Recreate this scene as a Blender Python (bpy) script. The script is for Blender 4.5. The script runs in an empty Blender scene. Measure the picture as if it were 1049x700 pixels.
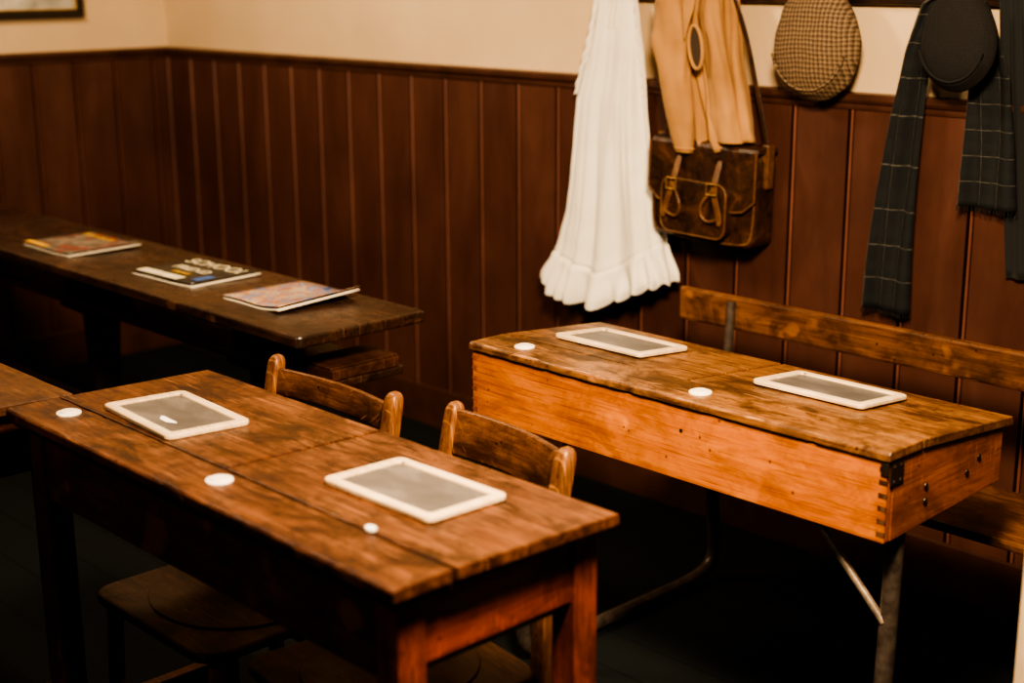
import bpy, bmesh, math, random
from mathutils import Vector, Matrix, noise as mnoise
random.seed(7)
S=bpy.context.scene
COL=S.collection
YW=3.16; XL=-5.37

# ------------------------------------------------------------------ materials
def newmat(name):
    m=bpy.data.materials.new(name); m.use_nodes=True
    nt=m.node_tree; b=nt.nodes["Principled BSDF"]
    return m,nt,b
def N(nt,t,**k):
    n=nt.nodes.new(t)
    for a,v in k.items():
        if a in n.inputs: n.inputs[a].default_value=v
        else: setattr(n,a,v)
    return n
def ramp(nt,fac,stops):
    r=nt.nodes.new("ShaderNodeValToRGB")
    e=r.color_ramp.elements
    while len(e)<len(stops): e.new(0.5)
    for i,(p,c) in enumerate(stops):
        e[i].position=p; e[i].color=(c[0],c[1],c[2],1)
    nt.links.new(fac,r.inputs[0]); return r.outputs[0]
def mix(nt,a,b,fac,mode='MIX'):
    n=nt.nodes.new("ShaderNodeMix"); n.data_type='RGBA'; n.blend_type=mode
    for s,v in ((n.inputs[6],a),(n.inputs[7],b),(n.inputs[0],fac)):
        if isinstance(v,(int,float)): s.default_value=v
        elif isinstance(v,tuple): s.default_value=(v[0],v[1],v[2],1)
        else: nt.links.new(v,s)
    return n.outputs[2]
def mapping(nt,scale,coord="Object",rot=(0,0,0),loc=(0,0,0)):
    tc=nt.nodes.new("ShaderNodeTexCoord"); mp=nt.nodes.new("ShaderNodeMapping")
    mp.inputs["Scale"].default_value=scale; mp.inputs["Rotation"].default_value=rot; mp.inputs["Location"].default_value=loc
    nt.links.new(tc.outputs[coord],mp.inputs[0]); return mp.outputs[0]
def noise(nt,vec,scale,detail=6,rough=.6,dist=0):
    n=nt.nodes.new("ShaderNodeTexNoise"); n.inputs["Scale"].default_value=scale
    n.inputs["Detail"].default_value=detail; n.inputs["Roughness"].default_value=rough; n.inputs["Distortion"].default_value=dist
    nt.links.new(vec,n.inputs["Vector"]); return n.outputs["Fac"]
def bump(nt,b,h,strength=.3,dist=.002):
    n=nt.nodes.new("ShaderNodeBump"); n.inputs["Strength"].default_value=strength; n.inputs["Distance"].default_value=dist
    nt.links.new(h,n.inputs["Height"]); nt.links.new(n.outputs[0],b.inputs["Normal"])
def rng(nt,fac,lo,hi,a=0,b=1):
    n=nt.nodes.new("ShaderNodeMapRange"); n.inputs[1].default_value=lo; n.inputs[2].default_value=hi
    n.inputs[3].default_value=a; n.inputs[4].default_value=b; nt.links.new(fac,n.inputs[0]); return n.outputs[0]
def math2(nt,op,a,b):
    n=nt.nodes.new("ShaderNodeMath"); n.operation=op
    for s,v in zip(n.inputs,(a,b)):
        if isinstance(v,(int,float)): s.default_value=v
        else: nt.links.new(v,s)
    return n.outputs[0]
def wood(name,dark,mid,light,axis='x',rough=.4,stain=.6,spec=.5,off=0,wear=.5,edge=0):
    m,nt,b=newmat(name)
    s={'x':(1.2,22,22),'y':(22,1.2,22),'z':(22,22,1.2)}[axis]
    v=mapping(nt,s,loc=(off,off,off)); g=noise(nt,v,3.0,8,.65,.6)
    col=ramp(nt,g,[(.26,dark),(.5,mid),(.76,light)])
    v2=mapping(nt,{'x':(4,160,160),'y':(160,4,160),'z':(160,160,4)}[axis]); f=noise(nt,v2,2,3,.5)
    col=mix(nt,col,tuple(c*.35 for c in dark),rng(nt,f,.54,.70,0,.7))
    v3=mapping(nt,(1,1,1),loc=(off*3,0,0)); st=noise(nt,v3,5,7,.72,.4)
    st2=noise(nt,v3,2.3,4,.6)
    col=mix(nt,col,tuple(min(1,c*1.25) for c in light),rng(nt,st2,.50,.70,0,wear))
    pv=noise(nt,mapping(nt,(2.6,5,5) if axis=='x' else ((5,2.6,5) if axis=='y' else (5,5,2.6)),loc=(off,3,1)),3.0,8,.75,.6)
    col=mix(nt,col,tuple(c*.42 for c in dark),rng(nt,pv,.47,.62,0,stain))
    col=mix(nt,col,tuple(c*.45 for c in dark),rng(nt,st,.49,.64,0,stain*.9))
    for ang,k in ((.5,.6),(-.8,.5),(1.3,.4)):
        sc=noise(nt,mapping(nt,(7,230,7),rot=(0,0,ang),loc=(off,0,0)),1.2,2,.5)
        msk=noise(nt,v3,9,2,.5)
        fac=math2(nt,'MULTIPLY',rng(nt,sc,.645,.68,0,k),rng(nt,msk,.46,.56,0,1))
        col=mix(nt,col,tuple(min(1,c*1.7) for c in light),fac)
    dots=nt.nodes.new("ShaderNodeTexVoronoi"); dots.inputs["Scale"].default_value=26; nt.links.new(v3,dots.inputs["Vector"])
    col=mix(nt,col,tuple(c*.2 for c in dark),rng(nt,dots.outputs["Distance"],.06,.10,.75,0))
    if edge:
        bv=nt.nodes.new("ShaderNodeBevel"); bv.samples=4; bv.inputs["Radius"].default_value=.014
        ge=nt.nodes.new("ShaderNodeNewGeometry"); dt=nt.nodes.new("ShaderNodeVectorMath"); dt.operation='DOT_PRODUCT'
        nt.links.new(bv.outputs[0],dt.inputs[0]); nt.links.new(ge.outputs["Normal"],dt.inputs[1])
        em=rng(nt,dt.outputs["Value"],.75,.995,1,0)
        em=math2(nt,'MULTIPLY',em,rng(nt,noise(nt,v3,16,4,.7),.36,.58,.15,1))
        col=mix(nt,col,tuple(c*.5 for c in dark),math2(nt,'MULTIPLY',em,edge))
    nt.links.new(col,b.inputs["Base Color"])
    r=rng(nt,st,.3,.7,rough-.12,rough+.2); nt.links.new(r,b.inputs["Roughness"])
    b.inputs["Specular IOR Level"].default_value=spec
    bump(nt,b,math2(nt,'ADD',g,pv),.35,.0015)
    return m
def plain(name,c,rough=.6,metal=0,var=.25,scale=20,bmp=.1,spec=.5):
    m,nt,b=newmat(name)
    v=mapping(nt,(1,1,1)); n=noise(nt,v,scale,5,.6)
    col=ramp(nt,n,[(.3,tuple(x*(1-var) for x in c)),(.7,tuple(min(1,x*(1+var)) for x in c))])
    nt.links.new(col,b.inputs["Base Color"]); b.inputs["Roughness"].default_value=rough; b.inputs["Metallic"].default_value=metal
    b.inputs["Specular IOR Level"].default_value=spec
    bump(nt,b,n,bmp,.002); return m

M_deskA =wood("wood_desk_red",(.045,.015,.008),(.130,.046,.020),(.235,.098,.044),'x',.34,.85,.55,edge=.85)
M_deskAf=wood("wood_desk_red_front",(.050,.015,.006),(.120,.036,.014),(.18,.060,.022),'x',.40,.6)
M_deskAe=wood("wood_desk_red_end_lit",(.13,.022,.009),(.30,.056,.018),(.40,.09,.030),'y',.40,.7)  # brighter copy of the front wood; light on the right end painted in
M_deskAl=wood("wood_desk_red_leg_lit",(.11,.020,.008),(.25,.052,.017),(.34,.085,.028),'z',.40,.7,edge=.6)  # brighter right-hand legs, the light on that side put into the colour
M_deskB =wood("wood_desk_oak_lid",(.085,.033,.012),(.235,.103,.038),(.38,.185,.078),'x',.34,.9,.55,off=2,edge=.9)
M_deskBf=wood("wood_desk_oak_front",(.32,.082,.019),(.50,.152,.032),(.61,.21,.050),'x',.38,.40,off=4,edge=.7)
M_deskBe=wood("wood_desk_oak_end",(.22,.060,.015),(.38,.112,.027),(.49,.165,.042),'y',.40,.6,off=4,edge=.75)
M_dark  =wood("wood_dark_stained",(.016,.008,.006),(.042,.020,.013),(.11,.055,.034),'x',.27,.7,.6)
M_darkz =wood("wood_dark_stained_upright",(.010,.007,.005),(.022,.012,.008),(.045,.024,.016),'z',.5,.5)
M_chair =wood("wood_chair",(.05,.019,.009),(.12,.047,.020),(.22,.095,.040),'x',.34,.65,off=6)
M_seat  =wood("wood_chair_seat",(.03,.013,.007),(.075,.032,.015),(.13,.058,.028),'x',.42,.6,off=6)
M_chairz=wood("wood_chair_post",(.07,.026,.011),(.18,.072,.029),(.31,.145,.058),'z',.36,.5,off=6)
M_bench =wood("wood_bench",(.055,.020,.009),(.13,.052,.021),(.23,.098,.038),'x',.36,.7,off=8,edge=.6)
M_slf   =wood("wood_slate_frame",(.52,.36,.21),(.74,.56,.38),(.83,.66,.47),'x',.5,.15,wear=.3)
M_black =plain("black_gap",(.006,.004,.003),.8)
M_iron  =plain("painted_iron",(.10,.078,.065),.40,.4,.5,40,.2)
M_ironl =plain("worn_steel",(.36,.28,.21),.38,.5,.5,40,.2)
M_cer   =plain("white_ceramic",(.88,.82,.74),.25,0,.05)
M_chalk =plain("chalk",(.88,.85,.78),.9)
M_brass =plain("aged_brass",(.45,.28,.12),.35,.9,.3)
M_paper =plain("page_paper",(.80,.72,.58),.8,0,.08)
M_cream =plain("cream_painted_wood",(.60,.46,.31),.5,0,.12,8)

def slate_mat():
    m,nt,b=newmat("chalky_slate")
    v=mapping(nt,(4,7,4),rot=(0,0,.5)); n=noise(nt,v,2.0,5,.6,.5)
    col=ramp(nt,n,[(.3,(.085,.078,.075)),(.52,(.125,.114,.109)),(.78,(.23,.21,.197))])
    nt.links.new(col,b.inputs["Base Color"]); b.inputs["Roughness"].default_value=.40
    return m
M_slate=slate_mat()
def wall_mat():
    m,nt,b=newmat("cream_plaster")
    v=mapping(nt,(1,1,1)); n=noise(nt,v,1.6,6,.6); n2=noise(nt,v,60,3,.5)
    col=ramp(nt,n,[(.3,(.58,.42,.26)),(.7,(.68,.51,.33))])
    nt.links.new(col,b.inputs["Base Color"]); b.inputs["Roughness"].default_value=.75
    bump(nt,b,n2,.15,.002); return m
M_wall=wall_mat()
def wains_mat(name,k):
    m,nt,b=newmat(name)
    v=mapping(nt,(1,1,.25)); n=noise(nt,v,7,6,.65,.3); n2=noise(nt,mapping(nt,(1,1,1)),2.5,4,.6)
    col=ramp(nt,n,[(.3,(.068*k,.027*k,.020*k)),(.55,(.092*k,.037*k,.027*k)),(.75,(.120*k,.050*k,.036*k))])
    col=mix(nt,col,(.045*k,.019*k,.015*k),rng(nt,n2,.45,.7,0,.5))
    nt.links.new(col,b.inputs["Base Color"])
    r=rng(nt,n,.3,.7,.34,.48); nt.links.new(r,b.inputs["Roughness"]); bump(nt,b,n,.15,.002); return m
M_wains=wains_mat("painted_brown_boards",1); M_bead=wains_mat("worn_bead_highlight",2.3); M_groove=wains_mat("groove_dark",.25)  # lighter worn bead colour also paints in the highlight along each bead
M_trim=plain("painted_brown_trim",(.070,.030,.021),.35,0,.3,9)
def floor_mat():
    m,nt,b=newmat("dark_floorboards")
    br=nt.nodes.new("ShaderNodeTexBrick"); v=mapping(nt,(1,1,1)); nt.links.new(v,br.inputs["Vector"])
    br.inputs["Scale"].default_value=1; br.inputs["Brick Width"].default_value=2.4; br.inputs["Row Height"].default_value=.14
    br.inputs["Mortar Size"].default_value=.003
    br.inputs["Color1"].default_value=(.005,.008,.009,1); br.inputs["Color2"].default_value=(.007,.0095,.010,1); br.inputs["Mortar"].default_value=(.002,.003,.003,1)
    nt.links.new(br.outputs[0],b.inputs["Base Color"]); b.inputs["Roughness"].default_value=.75; b.inputs["Specular IOR Level"].default_value=.25; return m
M_floor=floor_mat()

# ------------------------------------------------------------------ helpers
def link(o,parent=None):
    COL.objects.link(o)
    if parent: o.parent=parent
    return o
def empty(name,loc=(0,0,0),rz=0):
    e=bpy.data.objects.new(name,None); e.location=loc; e.rotation_euler=(0,0,rz); e.empty_display_size=.1
    COL.objects.link(e); return e
def mesh(name,vs,fs,mat,parent=None,smooth=False,bevel=0,solid=0,sub=0,uvs=None):
    me=bpy.data.meshes.new(name); me.from_pydata([tuple(v) for v in vs],[],fs)
    bm=bmesh.new(); bm.from_mesh(me); bmesh.ops.recalc_face_normals(bm,faces=bm.faces); bm.to_mesh(me); bm.free()
    if uvs:
        uv=me.uv_layers.new(name="UVMap")
        for l in me.loops: uv.data[l.index].uv=uvs[l.vertex_index]
    me.materials.append(mat)
    for p in me.polygons: p.use_smooth=smooth
    o=bpy.data.objects.new(name,me); link(o,parent)
    if solid:
        md=o.modifiers.new("s","SOLIDIFY"); md.thickness=solid; md.offset=0
    if bevel:
        md=o.modifiers.new("b","BEVEL"); md.width=bevel; md.segments=2; md.limit_method='ANGLE'; md.angle_limit=math.radians(35)
    if sub:
        md=o.modifiers.new("ss","SUBSURF"); md.levels=sub; md.render_levels=sub
    return o
def box(name,x0,x1,y0,y1,z0,z1,mat,parent=None,bevel=.002):
    v=[(x,y,z) for x in (x0,x1) for y in (y0,y1) for z in (z0,z1)]
    f=[(0,1,3,2),(4,6,7,5),(0,4,5,1),(2,3,7,6),(0,2,6,4),(1,5,7,3)]
    return mesh(name,v,f,mat,parent,bevel=bevel)
def prism(name,poly,a0,a1,axis,mat,parent=None,bevel=.002):
    n=len(poly)
    def P(p,a): return {'x':(a,p[0],p[1]),'y':(p[0],a,p[1]),'z':(p[0],p[1],a)}[axis]
    vs=[P(p,a0) for p in poly]+[P(p,a1) for p in poly]
    fs=[tuple(range(n)),tuple(range(2*n-1,n-1,-1))]+[(i,(i+1)%n,n+(i+1)%n,n+i) for i in range(n)]
    return mesh(name,vs,fs,mat,parent,bevel=bevel)
def worn_prism(name,poly,a0,a1,mat,parent,amp=.0016,seed=0,step=.012):
    k=max(2,int((a1-a0)/step)); n=len(poly); vs=[];fs=[]
    cy=sum(p[0] for p in poly)/n; cz=sum(p[1] for p in poly)/n
    for j in range(k+1):
        x=a0+(a1-a0)*j/k
        for i,p in enumerate(poly):
            d=abs(mnoise.noise(Vector((x*14+seed,i*3.7,seed))))*amp*1.2
            if random.random()<.05: d+=amp*.8
            sy=1 if p[0]<cy else -1; sz=1 if p[1]<cz else -1
            vs.append((x,p[0]+sy*d,p[1]+sz*d*.35))
    for j in range(k):
        for i in range(n): fs.append((j*n+i,j*n+(i+1)%n,(j+1)*n+(i+1)%n,(j+1)*n+i))
    fs.append(tuple(range(n-1,-1,-1))); fs.append(tuple(k*n+i for i in range(n)))
    return mesh(name,vs,fs,mat,parent,bevel=.002)
def rrect(x0,x1,y0,y1,r,seg=5):
    pts=[]
    for cx,cy,a0 in ((x1-r,y1-r,0),(x0+r,y1-r,90),(x0+r,y0+r,180),(x1-r,y0+r,270)):
        for i in range(seg+1):
            a=math.radians(a0+90*i/seg); pts.append((cx+r*math.cos(a),cy+r*math.sin(a)))
    return pts
def cyl(name,c,r,h,mat,parent=None,axis='z',n=28,bevel=.001):
    poly=[(r*math.cos(2*math.pi*i/n),r*math.sin(2*math.pi*i/n)) for i in range(n)]
    i={'x':(1,2,0),'y':(0,2,1),'z':(0,1,2)}[axis]
    return prism(name,[(c[i[0]]+p[0],c[i[1]]+p[1]) for p in poly],c[i[2]],c[i[2]]+h,axis,mat,parent,bevel)
def tube(name,pts,r,mat,parent=None,smooth=True,flat=None):
    cu=bpy.data.curves.new(name,'CURVE'); cu.dimensions='3D'; cu.bevel_depth=r; cu.bevel_resolution=4; cu.use_fill_caps=True
    sp=cu.splines.new('NURBS' if smooth else 'POLY'); sp.points.add(len(pts)-1)
    for p,q in zip(sp.points,pts): p.co=(*q,1)
    if smooth: sp.order_u=3; sp.use_endpoint_u=True; sp.resolution_u=8
    cu.materials.append(mat); o=bpy.data.objects.new(name,cu); link(o,parent); return o
def grid(name,rows,mat,parent=None,closed=False,solid=0,sub=0):
    m=len(rows[0]); vs=[];uv=[];fs=[]
    for j,r in enumerate(rows):
        for i,p in enumerate(r): vs.append(p); uv.append((i/(m if closed else m-1),j/(len(rows)-1)))
    for j in range(len(rows)-1):
        for i in range(m if closed else m-1):
            k=(i+1)%m; fs.append((j*m+i,j*m+k,(j+1)*m+k,(j+1)*m+i))
    return mesh(name,vs,fs,mat,parent,smooth=True,solid=solid,sub=sub,uvs=uv)
def lerp_tab(tab,z):
    if z>=tab[0][0]: return tab[0][1:]
    for p,q in zip(tab,tab[1:]):
        if z>=q[0]:
            t=(p[0]-z)/(p[0]-q[0]); t=t*t*(3-2*t)*.4+t*.6
            return tuple(a+(b-a)*t for a,b in zip(p[1:],q[1:]))
    return tab[-1][1:]

# ------------------------------------------------------------------ room
XR=1.6; YF=-1.4; ZC=2.9
box("floor",XL-.1,XR,YF,YW+.1,-.06,0,M_floor,bevel=0)
wb=empty("wall_back"); wl=empty("wall_left")
box("plaster",XL-.1,XR,YW,YW+.1,0,ZC,M_wall,wb,0)
box("plaster",XL-.1,XL,YF,YW,0,ZC,M_wall,wl,0)
def wains(name,parent,a0,a1,anchor,pitch,place):
    D=.018; prof=[(a0,D,0)]
    k=math.floor((a0-anchor)/pitch)-1
    while True:
        g=anchor+k*pitch
        for dx,d,mi in ((-.0085,D,0),(-.0050,D-.013,2),(-.0015,D-.013,2),(.0000,D-.001,1),(.0022,D+.003,1),(.0048,D+.003,1),(.0072,D-.001,1),(.0085,D-.008,2),(.0110,D,0)):
            if a0<g+dx<a1: prof.append((g+dx,d,mi))
        if g>a1: break
        k+=1
    prof.append((a1,D,0))
    vs=[];fs=[]
    for z in (0.0,1.215):
        for a,d,mi in prof: vs.append(place(a,d,z))
    n=len(prof)
    for i in range(n-1): fs.append((i,i+1,n+i+1,n+i))
    o=mesh(name,vs,fs,M_wains,parent)
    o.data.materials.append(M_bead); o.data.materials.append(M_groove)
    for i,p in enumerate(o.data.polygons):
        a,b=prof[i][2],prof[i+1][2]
        p.material_index= 1 if (a==1 and b==1) else (2 if 2 in (a,b) else 0)  # groove faces use a much darker version of the board brown
    return o
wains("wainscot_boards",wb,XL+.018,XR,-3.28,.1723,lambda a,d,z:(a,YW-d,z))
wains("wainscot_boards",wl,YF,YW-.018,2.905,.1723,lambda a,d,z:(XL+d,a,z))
rail=[(0,1.2),(-.022,1.2),(-.024,1.206),(-.024,1.214),(-.030,1.218),(-.034,1.225),(-.034,1.236),(-.030,1.24),(0,1.242)]
prism("trim_dado_back",[(YW+a,z) for a,z in rail],XL+.03,XR,'x',M_trim,bevel=0)
prism("trim_dado_left",[(XL-a,z) for a,z in rail],YF,YW,'y',M_trim,bevel=0)
box("baseboard_back",XL+.035,XR,YW-.035,YW-.018,0,.14,M_trim)
box("baseboard_left",XL+.018,XL+.035,YF,YW-.018,0,.14,M_trim)

# ------------------------------------------------------------------ picture frame (left wall)
pf=empty("picture_frame",(XL,2.36,1.367))
def fr(y0,y1,z0,z1,d0,d1,m,n): return box(n,d0,d1,y0,y1,z0,z1,m,pf,.003)
M_frame=plain("black_frame",(.02,.014,.01),.3); M_gold=plain("gold_slip",(.6,.4,.16),.35,.6)
M_print=plain("aged_print",(.42,.40,.34),.6,0,.4,9)
W_,H_,T_=.43,.34,.030
fr(0,W_,0,T_,.002,.025,M_frame,"frame_bottom"); fr(0,W_,H_-T_,H_,.002,.025,M_frame,"frame_top")
fr(0,T_,T_,H_-T_,.002,.025,M_frame,"frame_side_a"); fr(W_-T_,W_,T_,H_-T_,.002,.025,M_frame,"frame_side_b")
fr(T_,W_-T_,T_,T_+.006,.002,.02,M_gold,"slip_bottom"); fr(T_,W_-T_,H_-T_-.006,H_-T_,.002,.02,M_gold,"slip_top")
fr(T_,T_+.006,T_,H_-T_,.002,.02,M_gold,"slip_a"); fr(W_-T_-.006,W_-T_,T_,H_-T_,.002,.02,M_gold,"slip_b")
fr(T_,W_-T_,T_,H_-T_,.002,.010,M_print,"print")

# ------------------------------------------------------------------ slates
def slate(x,y,z,rz,tilt,L=.255,W=.165,smear=False):
    e=empty("writing_slate",(x,y,z)); e.rotation_euler=(tilt,0,rz)
    w=.0195;h=.010
    o=rrect(-L/2,L/2,-W/2,W/2,.014); i=rrect(-L/2+w,L/2-w,-W/2+w,W/2-w,.006)
    n=len(o);vs=[];fs=[]
    for ring,zz in ((o,0.0005),(o,h),(i,h),(i,.004)):
        for p in ring: vs.append((p[0],p[1],zz))
    for k in range(3):
        for j in range(n): fs.append((k*n+j,k*n+(j+1)%n,(k+1)*n+(j+1)%n,(k+1)*n+j))
    fs.append(tuple(range(n-1,-1,-1)))
    mesh("wooden_frame",vs,fs,M_slf,e,bevel=.0025)
    prism("slate_board",rrect(-L/2+w-.001,L/2-w+.001,-W/2+w-.001,W/2-w+.001,.004),.0012,.0062,'z',M_slate,e,0)
    if smear:
        vs=[(.028+.024*math.cos(a)*(1+.35*math.sin(3*a)),-.032+.010*math.sin(a)*(1+.3*math.cos(2*a)),.0066) for a in [i*math.pi/8 for i in range(16)]]
        mesh("chalk_mark",vs,[tuple(range(16))],M_chalk,e)
    return e

# ------------------------------------------------------------------ school desks
def inkwell(x,y,z,parent,n):
    cyl("inkwell_rim_%d"%n,(x,y,z-.004),.0225,.007,M_cer,parent,bevel=.002)
    cyl("inkwell_lid_%d"%n,(x,y,z+.0025),.015,.003,M_cer,parent,bevel=.001)
def table_desk(L,W,zn,zf,loc,mats,ap=.145):
    mt,mf,me_,ml=mats
    e=empty("school_desk",loc)
    s=.105; t=.020
    worn_prism("ink_strip",[(0,zn-t),(0,zn-.004),(.004,zn),(s,zn),(s,zn-t)],0,L,mt,e,.0014,1)
    for k,(a,b) in enumerate(((0,L/2-.003),(L/2+.003,L))):
        worn_prism("lid_%d"%(k+1),[(s+.004,zn-t),(s+.004,zn-.0005),(W-.004,zf),(W,zf-.006),(W,zf-t)],a,b,mt,e,.0012,5+k)
    box("lid_gap_filler",.01,L-.01,.01,W-.01,zn-t-.012,zn-t-.001,M_black,e,0)
    o=.028; lg=.05
    for i,(x,y) in enumerate(((o,o),(L-o-lg,o),(o,W-.018-lg),(L-o-lg,W-.018-lg))):
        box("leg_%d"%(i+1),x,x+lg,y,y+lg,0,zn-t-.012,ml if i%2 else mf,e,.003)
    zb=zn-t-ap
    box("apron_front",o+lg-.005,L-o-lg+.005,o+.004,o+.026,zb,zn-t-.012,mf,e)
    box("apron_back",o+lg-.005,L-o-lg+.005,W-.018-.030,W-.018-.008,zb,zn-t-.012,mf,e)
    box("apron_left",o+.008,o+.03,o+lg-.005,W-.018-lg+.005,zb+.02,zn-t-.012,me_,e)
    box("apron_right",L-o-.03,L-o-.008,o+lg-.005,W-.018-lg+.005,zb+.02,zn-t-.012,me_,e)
    box("box_floor",o+.02,L-o-.02,o+.02,W-.04,zb+.004,zb+.014,M_dark,e)
    box("stretcher_left",o+.012,o+.036,o+lg-.005,W-.018-lg+.005,.11,.15,mf,e)
    box("stretcher_right",L-o-.036,L-o-.012,o+lg-.005,W-.018-lg+.005,.11,.15,mf,e)
    inkwell(.11,.070,zn,e,1); inkwell(.61,.070,zn,e,2)
    return e
dA=table_desk(1.13,.436,.7675,.758,(-2.501,1.086,0),(M_deskA,M_deskAf,M_deskAe,M_deskAl))
slate(-2.245,1.290,.7640,-.06,-.03,smear=True)
slate(-1.648,1.352,.7625,.02,-.03)
c=empty("chalk_piece",(-1.556,1.195,.7675)); prism("stub",[(.008*math.cos(a)*1.3,.008*math.sin(a)) for a in [i*math.pi/7 for i in range(14)]],.0003,.007,'z',M_chalk,c,.002)
M_deskD=wood("wood_desk_worn",(.05,.018,.008),(.11,.042,.018),(.18,.08,.036),'x',.38,.6,off=5)
dD=table_desk(1.13,.436,.7675,.758,(-3.665,.806,0),(M_deskD,M_deskAf,M_deskAf,M_deskAf))

def box_desk():
    e=empty("school_desk",(-2.299,2.049,0))
    L,W,zn,zf=1.057,.426,.757,.729; t=.018; s=.105; zb=.590; o=.006
    worn_prism("ink_strip",[(0,zn-t),(0,zn-.005),(.004,zn),(s,zn),(s,zn-t)],0,L,M_deskB,e,.0018,2)
    for k,(a,b) in enumerate(((0,L/2-.003),(L/2+.003,L))):
        worn_prism("lid_%d"%(k+1),[(s+.004,zn-t),(s+.004,zn-.0005),(W-.004,zf),(W,zf-.006),(W,zf-t)],a,b,M_deskB,e,.0018,9+k)
    zi=zn-t-.0005; zj=zf-t-.0005; W2=W-.03
    box("front_panel",o,L-o,o,o+.018,zb,zi-.003,M_deskBf,e,.002)
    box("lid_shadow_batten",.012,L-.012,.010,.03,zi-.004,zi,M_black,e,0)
    box("back_panel",o,L-o,W2-.018,W2,zb+.03,zj-.002,M_deskBf,e,.002)
    for nm,x0,x1 in (("end_panel_left",o+.0005,o+.02),("end_panel_right",L-o-.02,L-o+.0015)):
        prism(nm,[(o+.0185,zb),(W2-.0,zb+.018),(W2-.0,zj-.001),(s,zi),(o+.0185,zi)],x0,x1,'x',M_deskBe,e,.0015)
    box("lid_gap_filler",.02,L-.02,.03,W2-.02,zb+.035,zb+.045,M_black,e,0)
    prism("bottom_board",[(o+.02,zb+.004),(W2-.02,zb+.02),(W2-.02,zb+.028),(o+.02,zb+.012)],.02,L-.02,'x',M_dark,e)
    for i in range(6):
        z=zb+.010+i*.0235
        for nm,x0,x1 in (("r",L-o-.015,L-o+.0005),("l",o-.0005,o+.015)):
            a,b=((.001,.003) if nm=="r" else (.003,.001))
            prism("dovetail_%s%d"%(nm,i+1),[(x0,z+a),(x1,z+b-.002),(x1,z+.011-b+.002),(x0,z+.011-a)],o-.0006,o+.002,'y',M_dark if nm=="r" else M_deskBe,e,0)
    box("corner_bracket",L-o+.001,L-o+.004,.012,.052,.692,.736,M_frame,e,.002)
    box("corner_bracket_return",L-o-.012,L-o+.004,o-.003,o-.0003,.712,.736,M_frame,e,.001)
    for i,(y,z) in enumerate(((.022,.70),(.042,.70),(.022,.727),(.042,.727))): cyl("bracket_screw_%d"%(i+1),(L-o+.0035,y,z),.003,.0015,M_iron,e,'x',n=10,bevel=0)
    for i,(y,z) in enumerate(((.13,.665),(.13,.637),(.31,.675),(.27,.655))): cyl("screw_%d"%(i+1),(L-o+.001,y,z),.006,.003,M_frame,e,'x',n=12)
    cyl("keyhole",(.60,o-.0008,.69),.004,.002,M_black,e,'y',n=10,bevel=0)
    inkwell(.12,.055,zn,e,1); inkwell(.605,.055,zn,e,2)
    for k,x in enumerate((.10,L-.030)):
        tube("frame_tube_%d"%(k+1),[(x,.085,zb),(x,.080,.42),(x,.075,.30),(x,.06,.10),(x,.08,.022),(x,.16,.018),(x,.5,.018),(x,.70,.02),(x,.765,.06),(x,.745,.18),(x,.73,.42)],.0175,M_iron,e)
        tube("back_support_%d"%(k+1),[(x,.70,.42),(x,.76,.45),(x,.785,.55),(x,.795,.735)],.012,M_iron,e)
    tube("front_brace_1",[(L-.032,.068,.415),(L-.21,.068,zb+.006)],.0075,M_ironl,e,False)
    tube("front_brace_2",[(.102,.068,.415),(.27,.068,zb+.006)],.0075,M_ironl,e,False)
    box("bench_seat",-.03,L+.06,.50,.775,.425,.447,M_bench,e,.006)
    box("bench_back",-.075,L+.10,.800,.822,.660,.747,M_bench,e,.008)
    return e
dB=box_desk()
slate(-2.078,2.300,.7460,.01,-.087)
slate(-1.548,2.318,.7450,.01,-.087)

# pale stand at the right
st=empty("wooden_stand",(-.955,1.97,0))
for i,x in enumerate((0,.5)): box("upright_%d"%(i+1),x,x+.045,0,.045,0,.74,M_cream,st,.004)
for i,z in enumerate((.12,.695)): box("rail_%d"%(i+1),.04,.505,.008,.037,z,z+.04,M_cream,st,.004)
for i,x in enumerate((0,.5)): box("foot_%d"%(i+1),x+.002,x+.043,-.10,.145,0,.035,M_cream,st,.004)

# ------------------------------------------------------------------ long reading table with shelf
ld=empty("long_reading_table",(-5.25,1.835,0))
Lc=2.61
prism("top",rrect(0,Lc,0,.385,.02),.712,.742,'z',M_dark,ld,.006)
prism("shelf",rrect(.05,Lc-.02,.10,.33,.015),.590,.612,'z',M_dark,ld,.005)
for i,x in enumerate((.35,1.25,2.15)):
    prism("upright_%d"%(i+1),[(.10,0),(.33,0),(.31,.08),(.26,.3),(.28,.56),(.33,.585),(.33,.589),(.10,.589),(.10,.58),(.17,.54),(.18,.3),(.13,.08)],x,x+.035,'x',M_darkz,ld,.003)
    box("upper_bracket_%d"%(i+1),x,x+.035,.12,.32,.6125,.7115,M_darkz,ld)
box("stretcher",.38,2.17,.205,.23,.18,.25,M_darkz,ld)
M_box=wood("wood_pencil_box",(.03,.012,.007),(.07,.028,.016),(.12,.052,.03),'x',.3,.5,off=3)
pb=empty("pencil_box",(-2.80,1.945,.6122))
box("case",0,.142,0,.20,.0003,.026,M_box,pb,.003); box("sliding_lid",.006,.136,-.001,.198,.0262,.031,M_box,pb,.0015)

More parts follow.
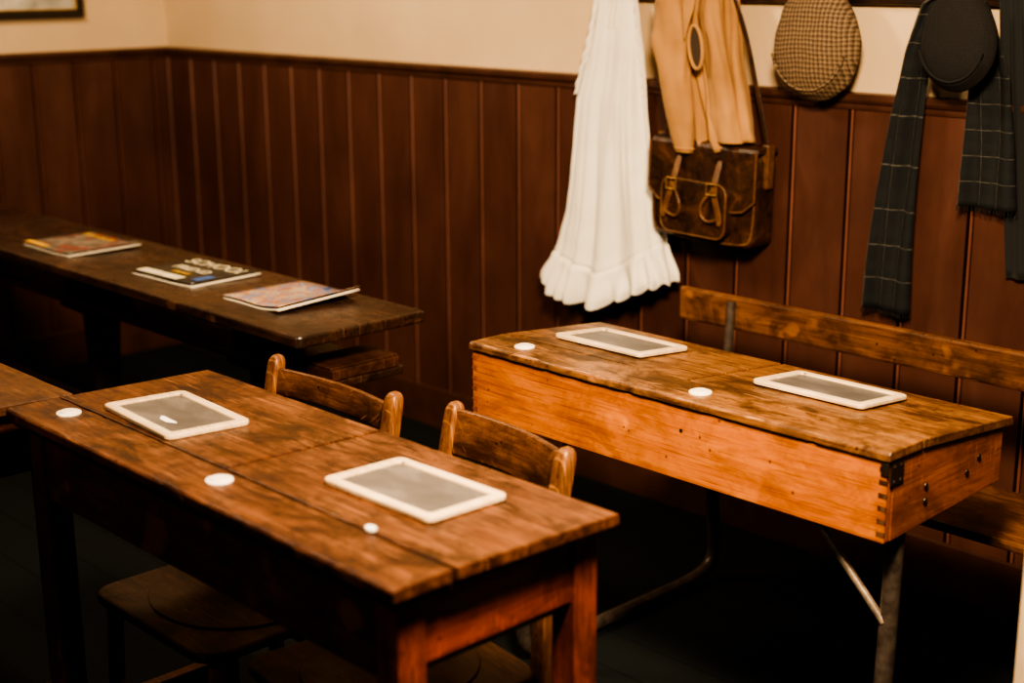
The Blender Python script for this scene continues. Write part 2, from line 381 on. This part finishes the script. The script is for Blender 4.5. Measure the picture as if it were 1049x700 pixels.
def cover_mat(name,cols,scale,off):
    m,nt,b=newmat(name)
    v=mapping(nt,(1,1,1),loc=(off,off,0)); n=noise(nt,v,scale,4,.7,1.0)
    st=[(.28+.44*i/(len(cols)-1),c) for i,c in enumerate(cols)]
    col=ramp(nt,n,st)
    nt.links.new(col,b.inputs["Base Color"]); b.inputs["Roughness"].default_value=.35; return m
def magazine(x,y,rz,w,h,mat,th=.007,curl=.012):
    e=empty("magazine",(x,y,.7430),rz)
    nx,ny=14,8
    def zc(u,v): return .001+curl*max(0,u-.55)**2*4*(.4+.6*v)+.0015*math.sin(u*5)**2
    for nm,z0,m,inset in (("pages",0.0005,M_paper,.002),("cover",th,mat,0)):
        rows=[]
        for j in range(ny+1):
            rows.append([(-w/2+inset+(w-2*inset)*i/nx,-h/2+inset+(h-2*inset)*j/ny,z0+zc(i/nx,j/ny)) for i in range(nx+1)])
        o=grid(nm,rows,m,e,solid=0)
        md=o.modifiers.new("s","SOLIDIFY"); md.thickness=th-.0012 if nm=="pages" else .0008; md.offset=1 if nm=="pages" else 0
    return e
M_cvr1=cover_mat("cover_red_scene",[(.35,.04,.03),(.36,.06,.045),(.07,.10,.08),(.34,.26,.21),(.34,.05,.04)],16,1)
M_cvr2=cover_mat("cover_black",[(.010,.010,.010),(.02,.02,.02),(.05,.045,.035),(.02,.02,.02)],8,2)
M_cvr3=cover_mat("cover_blue_scene",[(.03,.07,.24),(.07,.14,.36),(.24,.30,.46),(.42,.16,.07),(.50,.42,.32),(.10,.17,.36),(.08,.14,.34)],15,3)
m1=magazine(-4.02,2.03,-.02,.31,.235,M_cvr1)
m2=magazine(-3.41,2.05,.04,.295,.225,M_cvr2,curl=.006)
m3=magazine(-2.98,2.06,-.01,.255,.245,M_cvr3,curl=.03)
def text(parent,s,x,y,z,size,mat,rz=0,name="title"):
    cu=bpy.data.curves.new(name,'FONT'); cu.body=s; cu.size=size; cu.extrude=.0003; cu.align_x='CENTER'; cu.materials.append(mat)
    o=bpy.data.objects.new(name,cu); o.location=(x,y,z); o.rotation_euler=(0,0,rz); link(o,parent)
M_ink1=plain("print_cream",(.75,.68,.5),.5); M_ink2=plain("print_yellow",(.7,.42,.06),.5); M_ink3=plain("print_red",(.4,.05,.03),.5); M_ink4=plain("print_blue",(.05,.12,.35),.5)
text(m2,"SCHOOL",.005,.045,.0125,.066,M_ink1); text(m2,"FRIEND",-.01,-.02,.0125,.048,M_ink1,name="subtitle"); text(m2,"STORIES",0,-.055,.0125,.022,M_ink2,name="byline")
box("cover_panel",-.13,.06,-.105,-.072,.0108,.0120,M_ink1,m2,0)
box("cover_blue_block",.095,.125,-.08,-.02,.0112,.0124,M_ink4,m2,0)
text(m1,"PLAY DAYS",-.04,.065,.0115,.036,M_ink2); box("cover_panel",-.15,-.02,-.11,-.09,.0096,.0106,M_ink2,m1,0)

# ------------------------------------------------------------------ chairs
def chair(x,y,w,slat_h,rz=0):
    e=empty("school_chair",(x,y,0),rz); d=.40; zs=.37
    prism("seat",rrect(0,w,0,d,.05),zs-.020,zs,'z',M_seat,e,.006)
    pts=[(w/2+(w/2-.035)*math.cos(a),d*.5+(d/2-.04)*math.sin(a)) for a in [i*math.pi/18 for i in range(36)]]
    prism("seat_pad",pts,zs+.0003,zs+.004,'z',M_seat,e,.002)
    for i,px in enumerate((0.018,w-.018)):
        path=[(d+.03,0,.016),(d+.008,.2,.016),(d-.002,.37,.018),(d+.015,.56,.018),(d+.050,.730,.018),(d+.0535,.748,.0170),(d+.056,.760,.013),(d+.057,.766,.006)]
        rows=[]
        for (yy,zz,hw) in path:
            k=min(hw,.015)
            rr=rrect(-hw,hw,-k,k,k*.45,3)
            rows.append([(px+a,yy+b,zz) for a,b in rr])
        o=grid("back_post_%d"%(i+1),rows,M_chairz,e,closed=True)
        md=o.modifiers.new("ss","SUBSURF"); md.levels=1; md.render_levels=1
        bm=bmesh.new(); bm.from_mesh(o.data); bmesh.ops.holes_fill(bm,edges=bm.edges); bm.to_mesh(o.data); bm.free()
        tube("front_leg_%d"%(i+1),[(px+(.012 if i==0 else -.012),.04,zs-.02),(px,.03,0)],.016,M_chairz,e,False)
        tube("side_rung_%d"%(i+1),[(px,.035,.13),(px,d+.012,.13)],.010,M_chairz,e,False)
    for nm,zc,hh in (("crest_slat",.712,slat_h),("lower_slat",.555,.05)):
        rows=[]
        yc=d+.014+(zc-.56)*.2
        for k in range(2):
            z=zc-hh/2+hh*k
            rows.append([(.018+(w-.036)*t/10,yc+(z-zc)*.2+.022*math.sin(math.pi*t/10),z) for t in range(11)])
        o=grid(nm,rows,M_chair,e); md=o.modifiers.new("s","SOLIDIFY"); md.thickness=.014; md.offset=0
        md=o.modifiers.new("b","BEVEL"); md.width=.004; md.segments=2
    tube("front_rung",[(.02,.035,.17),(w-.02,.035,.17)],.010,M_chairz,e,False)
    tube("back_rung",[(.02,d+.01,.17),(w-.02,d+.01,.17)],.010,M_chairz,e,False)
    return e
chair(-2.495,1.215,.425,.055)
chair(-2.035,1.262,.37,.085,-.13)

# ------------------------------------------------------------------ coat peg rail
pr=empty("coat_peg_rail",(0,0,0))
box("board",-2.86,XR-.3,YW-.026,YW-.001,1.456,1.57,M_dark,pr,.004)
for i,x in enumerate((-2.80,-2.50,-2.13,-1.75,-1.2)):
    tube("hook_%d"%(i+1),[(x,YW-.026,1.53),(x,YW-.09,1.525),(x,YW-.10,1.55)],.006,M_iron,pr)

# ------------------------------------------------------------------ cloth materials
def cloth(name,c,c2,scale=60,rough=.85,tr=0):
    m,nt,b=newmat(name); v=mapping(nt,(1,1,1)); n=noise(nt,v,scale,4,.6); n2=noise(nt,v,5,4,.6)
    col=ramp(nt,n2,[(.3,c2),(.7,c)]); nt.links.new(col,b.inputs["Base Color"]); b.inputs["Roughness"].default_value=rough
    b.inputs["Sheen Weight"].default_value=.1; bump(nt,b,n,.12,.002); return m
M_linen=cloth("white_linen",(.86,.81,.72),(.78,.72,.62))
M_tan=cloth("tan_wool",(.44,.235,.09),(.31,.155,.055),90)
M_lining=cloth("dark_lining",(.05,.03,.018),(.035,.02,.012))
def lines(nt,val,freq,w,off=0.):
    a=N(nt,"ShaderNodeMath",operation='MULTIPLY_ADD'); nt.links.new(val,a.inputs[0]); a.inputs[1].default_value=freq; a.inputs[2].default_value=off
    f=N(nt,"ShaderNodeMath",operation='FRACT'); nt.links.new(a.outputs[0],f.inputs[0])
    l=N(nt,"ShaderNodeMath",operation='LESS_THAN'); nt.links.new(f.outputs[0],l.inputs[0]); l.inputs[1].default_value=w
    return l.outputs[0]
def check_mat(name,base,la,lb,fx,fz,w1,w2,coord="Object",ax=("X","Z"),ka=.75,kb=.6):
    m,nt,b=newmat(name)
    tc=nt.nodes.new("ShaderNodeTexCoord"); sp=nt.nodes.new("ShaderNodeSeparateXYZ")
    nd=nt.nodes.new("ShaderNodeTexNoise"); nd.inputs["Scale"].default_value=9 if coord=="Object" else 3; nt.links.new(tc.outputs[coord],nd.inputs["Vector"])
    vm=nt.nodes.new("ShaderNodeVectorMath"); vm.operation='MULTIPLY_ADD'; nt.links.new(nd.outputs["Color"],vm.inputs[0]); k=.02 if coord=="Object" else .0
    vm.inputs[1].default_value=(k,k,k); nt.links.new(tc.outputs[coord],vm.inputs[2])
    nt.links.new(vm.outputs[0],sp.inputs[0])
    X,Z=sp.outputs[ax[0]],sp.outputs[ax[1]]
    n=noise(nt,tc.outputs["Object"],260,2,.5)
    col=ramp(nt,n,[(.3,tuple(c*.55 for c in base)),(.7,tuple(c*1.45 for c in base))])
    A=lambda s,k:math2(nt,'MULTIPLY',s,k)
    col=mix(nt,col,la,A(lines(nt,X,fx,w1),ka)); col=mix(nt,col,la,A(lines(nt,Z,fz,w1),ka))
    col=mix(nt,col,lb,A(lines(nt,X,fx,w2,.5),kb)); col=mix(nt,col,lb,A(lines(nt,Z,fz,w2,.5),kb))
    nt.links.new(col,b.inputs["Base Color"]); b.inputs["Roughness"].default_value=.9; bump(nt,b,n,.3,.001); return m
M_tweed=check_mat("brown_check_tweed",(.17,.11,.06),(.042,.022,.013),(.32,.23,.15),88,88,.38,.16,ka=.65,kb=.4)
M_dtweed=check_mat("charcoal_tweed",(.010,.009,.009),(.006,.006,.006),(.018,.016,.015),160,160,.3,.1,ka=.4,kb=.3)
M_shawl=cloth("black_wool",(.008,.009,.010),(.005,.006,.007))
M_plaid=check_mat("navy_plaid_wool",(.0045,.006,.008),(.13,.12,.10),(.008,.011,.012),3.0,10,.028,.3,"UV",("X","Y"),ka=.65,kb=.5)

# ------------------------------------------------------------------ pinafore dress
dr=empty("pinafore_dress",(-2.86,YW,0))
nz=mnoise.noise
tab=[(1.56,-.020,.085,.030),(1.46,-.080,.085,.040),(1.40,-.090,.095,.045),(1.30,-.105,.112,.055),(1.17,-.135,.125,.065),(1.05,-.145,.138,.070),(.95,-.150,.158,.080),(.84,-.160,.186,.09),(.75,-.180,.212,.10),(.72,-.188,.220,.105),(.69,-.203,.238,.12),(.63,-.228,.276,.135)]
rows=[];NN=190;z=1.56
zs=[]
HS=.705
while z>HS-.096: zs.append(z); z-=.0085 if z>HS+.01 else .004
for z in zs:
    xl,xr,d=lerp_tab(tab,z); cx=(xl+xr)/2; hw=(xr-xl)/2
    amp=.050*min(1,max(.12,(1.5-z)/.75)); ruf=max(0,(HS-z)/.09); lw=min(1,max(0,(1.15-z)/.4))
    r=[]
    for i in range(NN):
        a=2*math.pi*i/NN
        cxs,sn=math.cos(a),math.sin(a)
        fold=amp*(nz(Vector((cxs*1.9,sn*1.9,z*.8)))+.6*nz(Vector((cxs*4.2+3,sn*4.2,z*1.2)))+.12*nz(Vector((cxs*11,sn*11,z*3.5))))
        rp=21*a+4*nz(Vector((cxs*2.2,sn*2.2,7)))
        fold+=ruf*(.022*math.sin(rp)*(1+.9*nz(Vector((cxs*4,sn*4,2)))))
        if abs(z-HS)<.005: fold-=.007
        x=cx+(hw+fold*.5)*(abs(cxs)**.85)*(1 if cxs>0 else -1)
        yy=-.006-d/2 - (d/2+fold*1.0)*sn if sn>0 else -.010-d/2-(d/2-.012)*sn
        yy=min(yy,-.040-.004*sn)
        zz=z-ruf*.010*math.sin(3*a+1)-ruf*.006*math.sin(rp+1)-ruf*.010*sn
        u=(x-cx)/hw
        zz+=lw*(.095*max(0,u-.05)**1.3+.015*max(0,-u)-.022*max(0,1-abs(u+.1)))
        r.append((x,yy,zz))
    rows.append(r)
grid("dress_body",rows,M_linen,dr,closed=True,solid=.002)
def dx(u,z,off=.004):
    xl,xr,d=lerp_tab(tab,z); cx=(xl+xr)/2; hw=(xr-xl)/2
    return (cx+hw*u, -.006-d/2-(d/2)*math.sqrt(max(0,1-abs(u)**2.3))-off-.006*min(1,(1.56-z)*3), z)
def frill(name,pts,wd):
    rows=[];K=60;m=len(pts)
    for k in range(K+1):
        t=k/K*(m-1); i=min(int(t),m-2); f=t-i
        p=[pts[i][j]+(pts[i+1][j]-pts[i][j])*f for j in range(3)]
        wob=.0022*math.sin(k*.9)
        rows.append([(p[0]-wd*.1,p[1],p[2]),(p[0]-wd*.55,p[1]-.006+wob,p[2]-.002),(p[0]-wd,p[1]-.002+wob*1.6,p[2]-.006)])
    grid(name,rows,M_linen,dr,solid=.0015,sub=1)
frill("armhole_frill",[dx(-.45,1.54),dx(-.70,1.47),dx(-.72,1.40),dx(-.80,1.33),dx(-.92,1.26),dx(-.93,1.19)],.015)
frill("armhole_frill_right",[dx(.55,1.54),dx(.8,1.46),dx(.9,1.38),dx(.95,1.28),dx(.99,1.2)],-.011)
for k,u in enumerate((-.25,-.10,.05,.18)):
    tube("bodice_tuck_%d"%(k+1),[dx(u,1.53,.001),dx(u*1.1,1.46,.001),dx(u*1.2-.03,1.38,-.002)],.0025,M_linen,dr)
tube("hanging_loop",[(-.03,-.05,1.50),(0,-.095,1.56),(.0,-.10,1.545),(.05,-.06,1.50)],.004,M_linen,dr)

# ------------------------------------------------------------------ tan jacket
jk=empty("tan_jacket",(-2.505,YW,0))
tab2=[(1.57,-.06,.07,.03),(1.50,-.080,.100,.05),(1.44,-.085,.112,.06),(1.32,-.080,.128,.07),(1.20,-.060,.150,.07),(1.12,-.035,.165,.075),(1.085,-.01,.175,.07)]
rows=[]
for k in range(48):
    z=1.57-k*(1.57-1.085)/47
    xl,xr,d=lerp_tab(tab2,z); cx=(xl+xr)/2; hw=(xr-xl)/2; r=[]
    for i in range(96):
        a=2*math.pi*i/96; cs,sn=math.cos(a),math.sin(a)
        fold=.055*nz(Vector((cs*2,sn*2,z*2.2)))+.028*nz(Vector((cs*5,sn*5,z*4)))
        x=cx+(hw+fold*.4)*cs
        yy=-.050-d/2-(d/2+fold)*sn
        r.append((x,min(yy,-.046),z+.02*math.sin(a*2+1)*(k/47)))
    rows.append(r)
grid("jacket_body",rows,M_tan,jk,closed=True,solid=.003)
def limb(name,path,mat,parent,n=28,flat=.55,fa=.003,sd=1):
    rows=[]
    m=len(path)
    K=50
    for k in range(K+1):
        t=k/K*(m-1); i=min(int(t),m-2); f=t-i; f=f*f*(3-2*f)*.5+f*.5
        p=[path[i][j]+(path[i+1][j]-path[i][j])*f for j in range(4)]
        r=[]
        for q in range(n):
            a=2*math.pi*q/n
            w=p[3]*(1+.35*nz(Vector((math.cos(a)*1.6,math.sin(a)*1.6,k*.10+sd*5))))
            r.append((p[0]+w*math.cos(a),p[1]-w*flat*math.sin(a),p[2]))
        rows.append(r)
    return grid(name,rows,mat,parent,closed=True,solid=.003)
limb("left_sleeve",[(-.045,-.12,1.56,.028),(-.060,-.135,1.46,.052),(-.054,-.14,1.36,.057),(-.042,-.14,1.26,.049),(-.026,-.137,1.15,.038),(-.010,-.132,1.065,.028)],M_tan,jk)
limb("front_fold",[(.04,-.120,1.55,.015),(.060,-.130,1.44,.030),(.090,-.127,1.30,.032),(.115,-.122,1.18,.042),(.132,-.115,1.10,.045)],M_tan,jk,sd=-1)
tube("cuff_band",[(-.010+.029*math.cos(a),-.132-.018*math.sin(a),1.076) for a in [i*math.pi/8 for i in range(17)]],.0035,M_tan,jk,False)
def ring(name,c,rx,rz,r,mat,parent,tilt=0,fill=None):
    pts=[]
    for i in range(25):
        a=2*math.pi*i/24; px,pz=rx*math.cos(a),rz*math.sin(a)
        pts.append((c[0]+px*math.cos(tilt)-pz*math.sin(tilt),c[1],c[2]+px*math.sin(tilt)+pz*math.cos(tilt)))
    tube(name,pts,r,mat,parent,False)
    if fill: mesh(name+"_lining",pts[:-1],[tuple(range(24))],fill,parent)
ring("armhole",(.047,-.166,1.345),.022,.056,.005,M_tan,jk,.15,M_lining)
lap=[[(.005,-.150,1.55),(.035,-.150,1.54)],[(-.002,-.170,1.46),(.050,-.172,1.45)],[(.004,-.172,1.42),(.030,-.176,1.405)],[(.008,-.168,1.36),(.014,-.172,1.355)]]
grid("lapel",lap,M_tan,jk,solid=.004,sub=2)

# ------------------------------------------------------------------ satchel
def leather(name,c,cl,rough=.38):
    m,nt,b=newmat(name); v=mapping(nt,(1,1,1)); n=noise(nt,v,16,7,.75,.8); n2=noise(nt,v,70,4,.6,.6)
    col=ramp(nt,n,[(.38,c),(.56,tuple((a*1.4+d*.6)/2 for a,d in zip(c,cl))),(.72,cl)]); nt.links.new(col,b.inputs["Base Color"])
    b.inputs["Roughness"].default_value=rough; bump(nt,b,math2(nt,'ADD',n2,n),.45,.004); return m
M_lea=leather("dark_brown_leather",(.020,.010,.007),(.15,.065,.032),.34); M_leal=leather("worn_tan_leather",(.09,.038,.016),(.28,.14,.06),.4)
sa=empty("leather_satchel",(-2.465,YW-.030,.828)); sa.rotation_euler=(0,math.radians(1.5),0)
w=.176
prism("body",rrect(-w,w,0,.252,.03),-.085,-.004,'y',M_lea,sa,.008)
fl=[(-w-.004,.258),(-w-.006,.13),(-w+.03,.10),(-.12,.095),(0,.088),(.12,.095),(w-.03,.10),(w+.006,.13),(w+.004,.258)]
prism("flap",fl,-.098,-.0885,'y',M_lea,sa,.003)
prism("flap_top",[(-.098,.252),(-.09,.266),(-.05,.274),(-.008,.266),(-.004,.252)],-w-.004,w+.004,'x',M_lea,sa,.004)
tube("flap_piping",[(x,-.100,z) for x,z in fl],.0035,M_leal,sa,False)
tube("bottom_piping",[(-w+.004,-.087,.12),(-w+.003,-.087,.03),(-w+.03,-.087,.003),(w-.03,-.087,.003),(w-.003,-.087,.03),(w-.004,-.087,.12)],.0035,M_leal,sa,True)
prism("front_pocket",rrect(-.115,.105,.020,.165,.03),-.120,-.0865,'y',M_lea,sa,.006)
tube("pocket_piping",[(p[0],-.121,p[1]) for p in rrect(-.115,.105,.020,.165,.03)]+[(.105,-.121,.135)],.003,M_leal,sa,False)
for k,x in enumerate((-.072,.066)):
    sgn=-1 if k==0 else 1
    rows=[]
    path=[(x,-.101,.23),(x,-.112,.20),(x,-.128,.16),(x+sgn*.010,-.130,.12),(x+sgn*.024,-.128,.085),(x+sgn*.028,-.132,.055)]
    for p in path: rows.append([(p[0]-.011,p[1],p[2]),(p[0]+.011,p[1],p[2])])
    grid("strap_%d"%(k+1),rows,M_leal,sa,solid=.003,sub=2)
    tube("strap_loop_%d"%(k+1),[(x+sgn*.0,-.127,.15),(x-sgn*.03,-.136,.12),(x-sgn*.035,-.134,.08),(x-sgn*.01,-.128,.06),(x+sgn*.02,-.130,.075)],.0045,M_leal,sa)
    for (a,b_) in (((-.017,.167),(.017,.167)),((-.017,.138),(.017,.138)),((-.017,.138),(-.017,.167)),((.017,.138),(.017,.167))):
        tube("buckle_%d"%(k+1),[(x+a[0],-.134,a[1]),(x+b_[0],-.134,b_[1])],.0026,M_brass,sa,False)
def ribbon(name,pts,wd,mat,parent,th=.003):
    rows=[]
    for p in pts: rows.append([(p[0]-wd/2,p[1],p[2]),(p[0]+wd/2,p[1],p[2])])
    return grid(name,rows,mat,parent,solid=th,sub=2)
ribbon("shoulder_strap_right",[(.178,-.045,.19),(.175,-.05,.28),(.14,-.055,.40),(.10,-.06,.55),(.05,-.065,.66),(-.03,-.06,.73)],.017,M_lea,sa)
ribbon("shoulder_strap_left",[(-.178,-.045,.19),(-.175,-.045,.28),(-.14,-.018,.40),(-.10,-.015,.55),(-.03,-.06,.73)],.017,M_lea,sa)
for k,x in enumerate((-.178,.176)): box("strap_tab_%d"%(k+1),x-.012,x+.012,-.058,-.030,.16,.275,M_leal,sa,.003)

# ------------------------------------------------------------------ caps
def cap(name,x,zc,hw,hh,dep,mat,loc_y,brim=True):
    e=empty(name,(x,loc_y,zc))
    rows=[]
    for j in range(25):
        ph=math.pi*j/24
        r=[]
        for i in range(48):
            a=2*math.pi*i/48
            sx=math.sin(ph)*math.cos(a); sy=math.sin(ph)*math.sin(a); sz=math.cos(ph)
            wv=1+.07*nz(Vector((sx*2.2,sy*2.2,sz*2.2+x)))
            wd=hw*(1+.10*(-sz))*(abs(sx)**.9)*(1 if sx>0 else -1)
            r.append((wd*wv,-dep/2-dep/2*sy*wv-.004,hh*sz))
        rows.append(r)
    grid("crown",rows,mat,e,closed=True)
    if brim:
        rows=[]
        for j in range(6):
            t=j/5
            r=[]
            for i in range(25):
                a=math.radians(205+130*i/24)
                k=.84+.18*t
                r.append((hw*k*1.04*math.cos(a),-dep*(.80-.38*t)-.008,hh*k*math.sin(a)-.002))
            rows.append(r)
        grid("peak",rows,mat,e,solid=.006,sub=1)
        tube("crown_seam",[(hw*.90*math.cos(math.radians(a)),-dep*.80-.012,hh*.83*math.sin(math.radians(a))) for a in range(195,346,10)],.003,mat,e)
    return e
cap("tweed_flat_cap",-2.142,1.366,.122,.142,.10,M_tweed,YW-.030)
cap("dark_flat_cap",-1.730,1.385,.090,.112,.078,M_dtweed,YW-.085)

# ------------------------------------------------------------------ scarf
sc=empty("plaid_scarf",(0,0,0))
def scarf(name,pts,y0):
    rows=[];m=len(pts);K=50
    for k in range(K+1):
        t=k/K*(m-1); i=min(int(t),m-2); f=t-i
        p=[pts[i][j]+(pts[i+1][j]-pts[i][j])*f for j in range(4)]
        r=[]
        for q in range(17):
            u=q/8-1
            r.append((p[0]+u*p[2],y0-p[3]-.008*math.sin(u*4+k*.12)-.006*math.cos(u*7+1),p[1]))
        rows.append(r)
    o=grid(name,rows,M_plaid,sc,solid=.005)
    for q in range(22):
        u=-1+2*q/21; b=pts[-1]
        x=b[0]+u*b[2]; yy=y0-b[3]-.008*math.sin(u*4+50*.12)-.006*math.cos(u*7+1)
        tube(name+"_fringe_%d"%q,[(x,yy,b[1]),(x+random.uniform(-.003,.003),yy,b[1]-.012)],.0012,M_dtweed,sc,False)
ys=YW-.055
scarf("left_end",[(-1.77,1.50,.03,.0),(-1.84,1.46,.030,.0),(-1.875,1.35,.035,0),(-1.892,1.20,.045,0),(-1.907,1.00,.055,0),(-1.915,.85,.060,0),(-1.918,.715,.063,0)],ys)
scarf("right_end",[(-1.76,1.50,.03,.0),(-1.72,1.42,.035,.0),(-1.685,1.30,.05,.0),(-1.672,1.15,.062,.0),(-1.668,1.0,.070,.0)],ys)
sh=empty("dark_shawl",(0,0,0))
rows=[]
for k in range(31):
    z=1.50-k*.66/30; t=k/30
    rows.append([(-1.64+.06*t+(q/16-1)*(.05+.03*t)+.04*t,YW-.032-.004*math.sin(q*.7+k*.1),z) for q in range(33)])
grid("cloth",rows,M_shawl,sh,solid=.004)

# ------------------------------------------------------------------ lights
def area(name,loc,target,size,power,col,spread=180):
    l=bpy.data.lights.new(name,'AREA'); l.size=size; l.energy=power; l.color=col; l.spread=math.radians(spread)
    o=bpy.data.objects.new(name,l); o.location=loc
    o.rotation_euler=(Vector(target)-Vector(loc)).to_track_quat('-Z','Y').to_euler(); COL.objects.link(o); return o
area("ceiling_lamp_front",(-.85,1.15,2.15),(-2.0,2.10,.7),.35,84,(1,.74,.46),140)
area("ceiling_lamp_left",(-3.7,1.3,2.75),(-4.0,2.9,1.2),.5,56,(1,.74,.46))
area("fill_light_near",(-1.9,-.9,2.5),(-2.0,1.3,.5),.4,9,(1,.66,.38))  # weak warm fill with no fixture, added to lift the dark desk front
w=bpy.data.worlds.new("dim_room"); w.use_nodes=True; S.world=w
bg=w.node_tree.nodes["Background"]; bg.inputs[0].default_value=(.12,.26,.32,1); bg.inputs[1].default_value=.15
try: S.view_settings.look='AgX - High Contrast'
except Exception: pass

# ------------------------------------------------------------------ camera
p,r,psi=.2523,-.0055,.8118
F=Vector((-math.sin(psi)*math.cos(p),math.cos(psi)*math.cos(p),-math.sin(p)))
R=Vector((math.cos(psi),math.sin(psi),0)); U=R.cross(F)
R2=R*math.cos(r)+U*math.sin(r); U2=U*math.cos(r)-R*math.sin(r)
cd=bpy.data.cameras.new("camera"); cd.sensor_width=36; cd.lens=1490.3/1049*36; cd.clip_start=.05
cd.dof.use_dof=True; cd.dof.focus_distance=2.95; cd.dof.aperture_fstop=2.2
co=bpy.data.objects.new("camera",cd)
M=Matrix((R2,U2,-F)).transposed().to_4x4(); M.translation=Vector((0,0,1.55)); co.matrix_world=M
COL.objects.link(co); S.camera=co
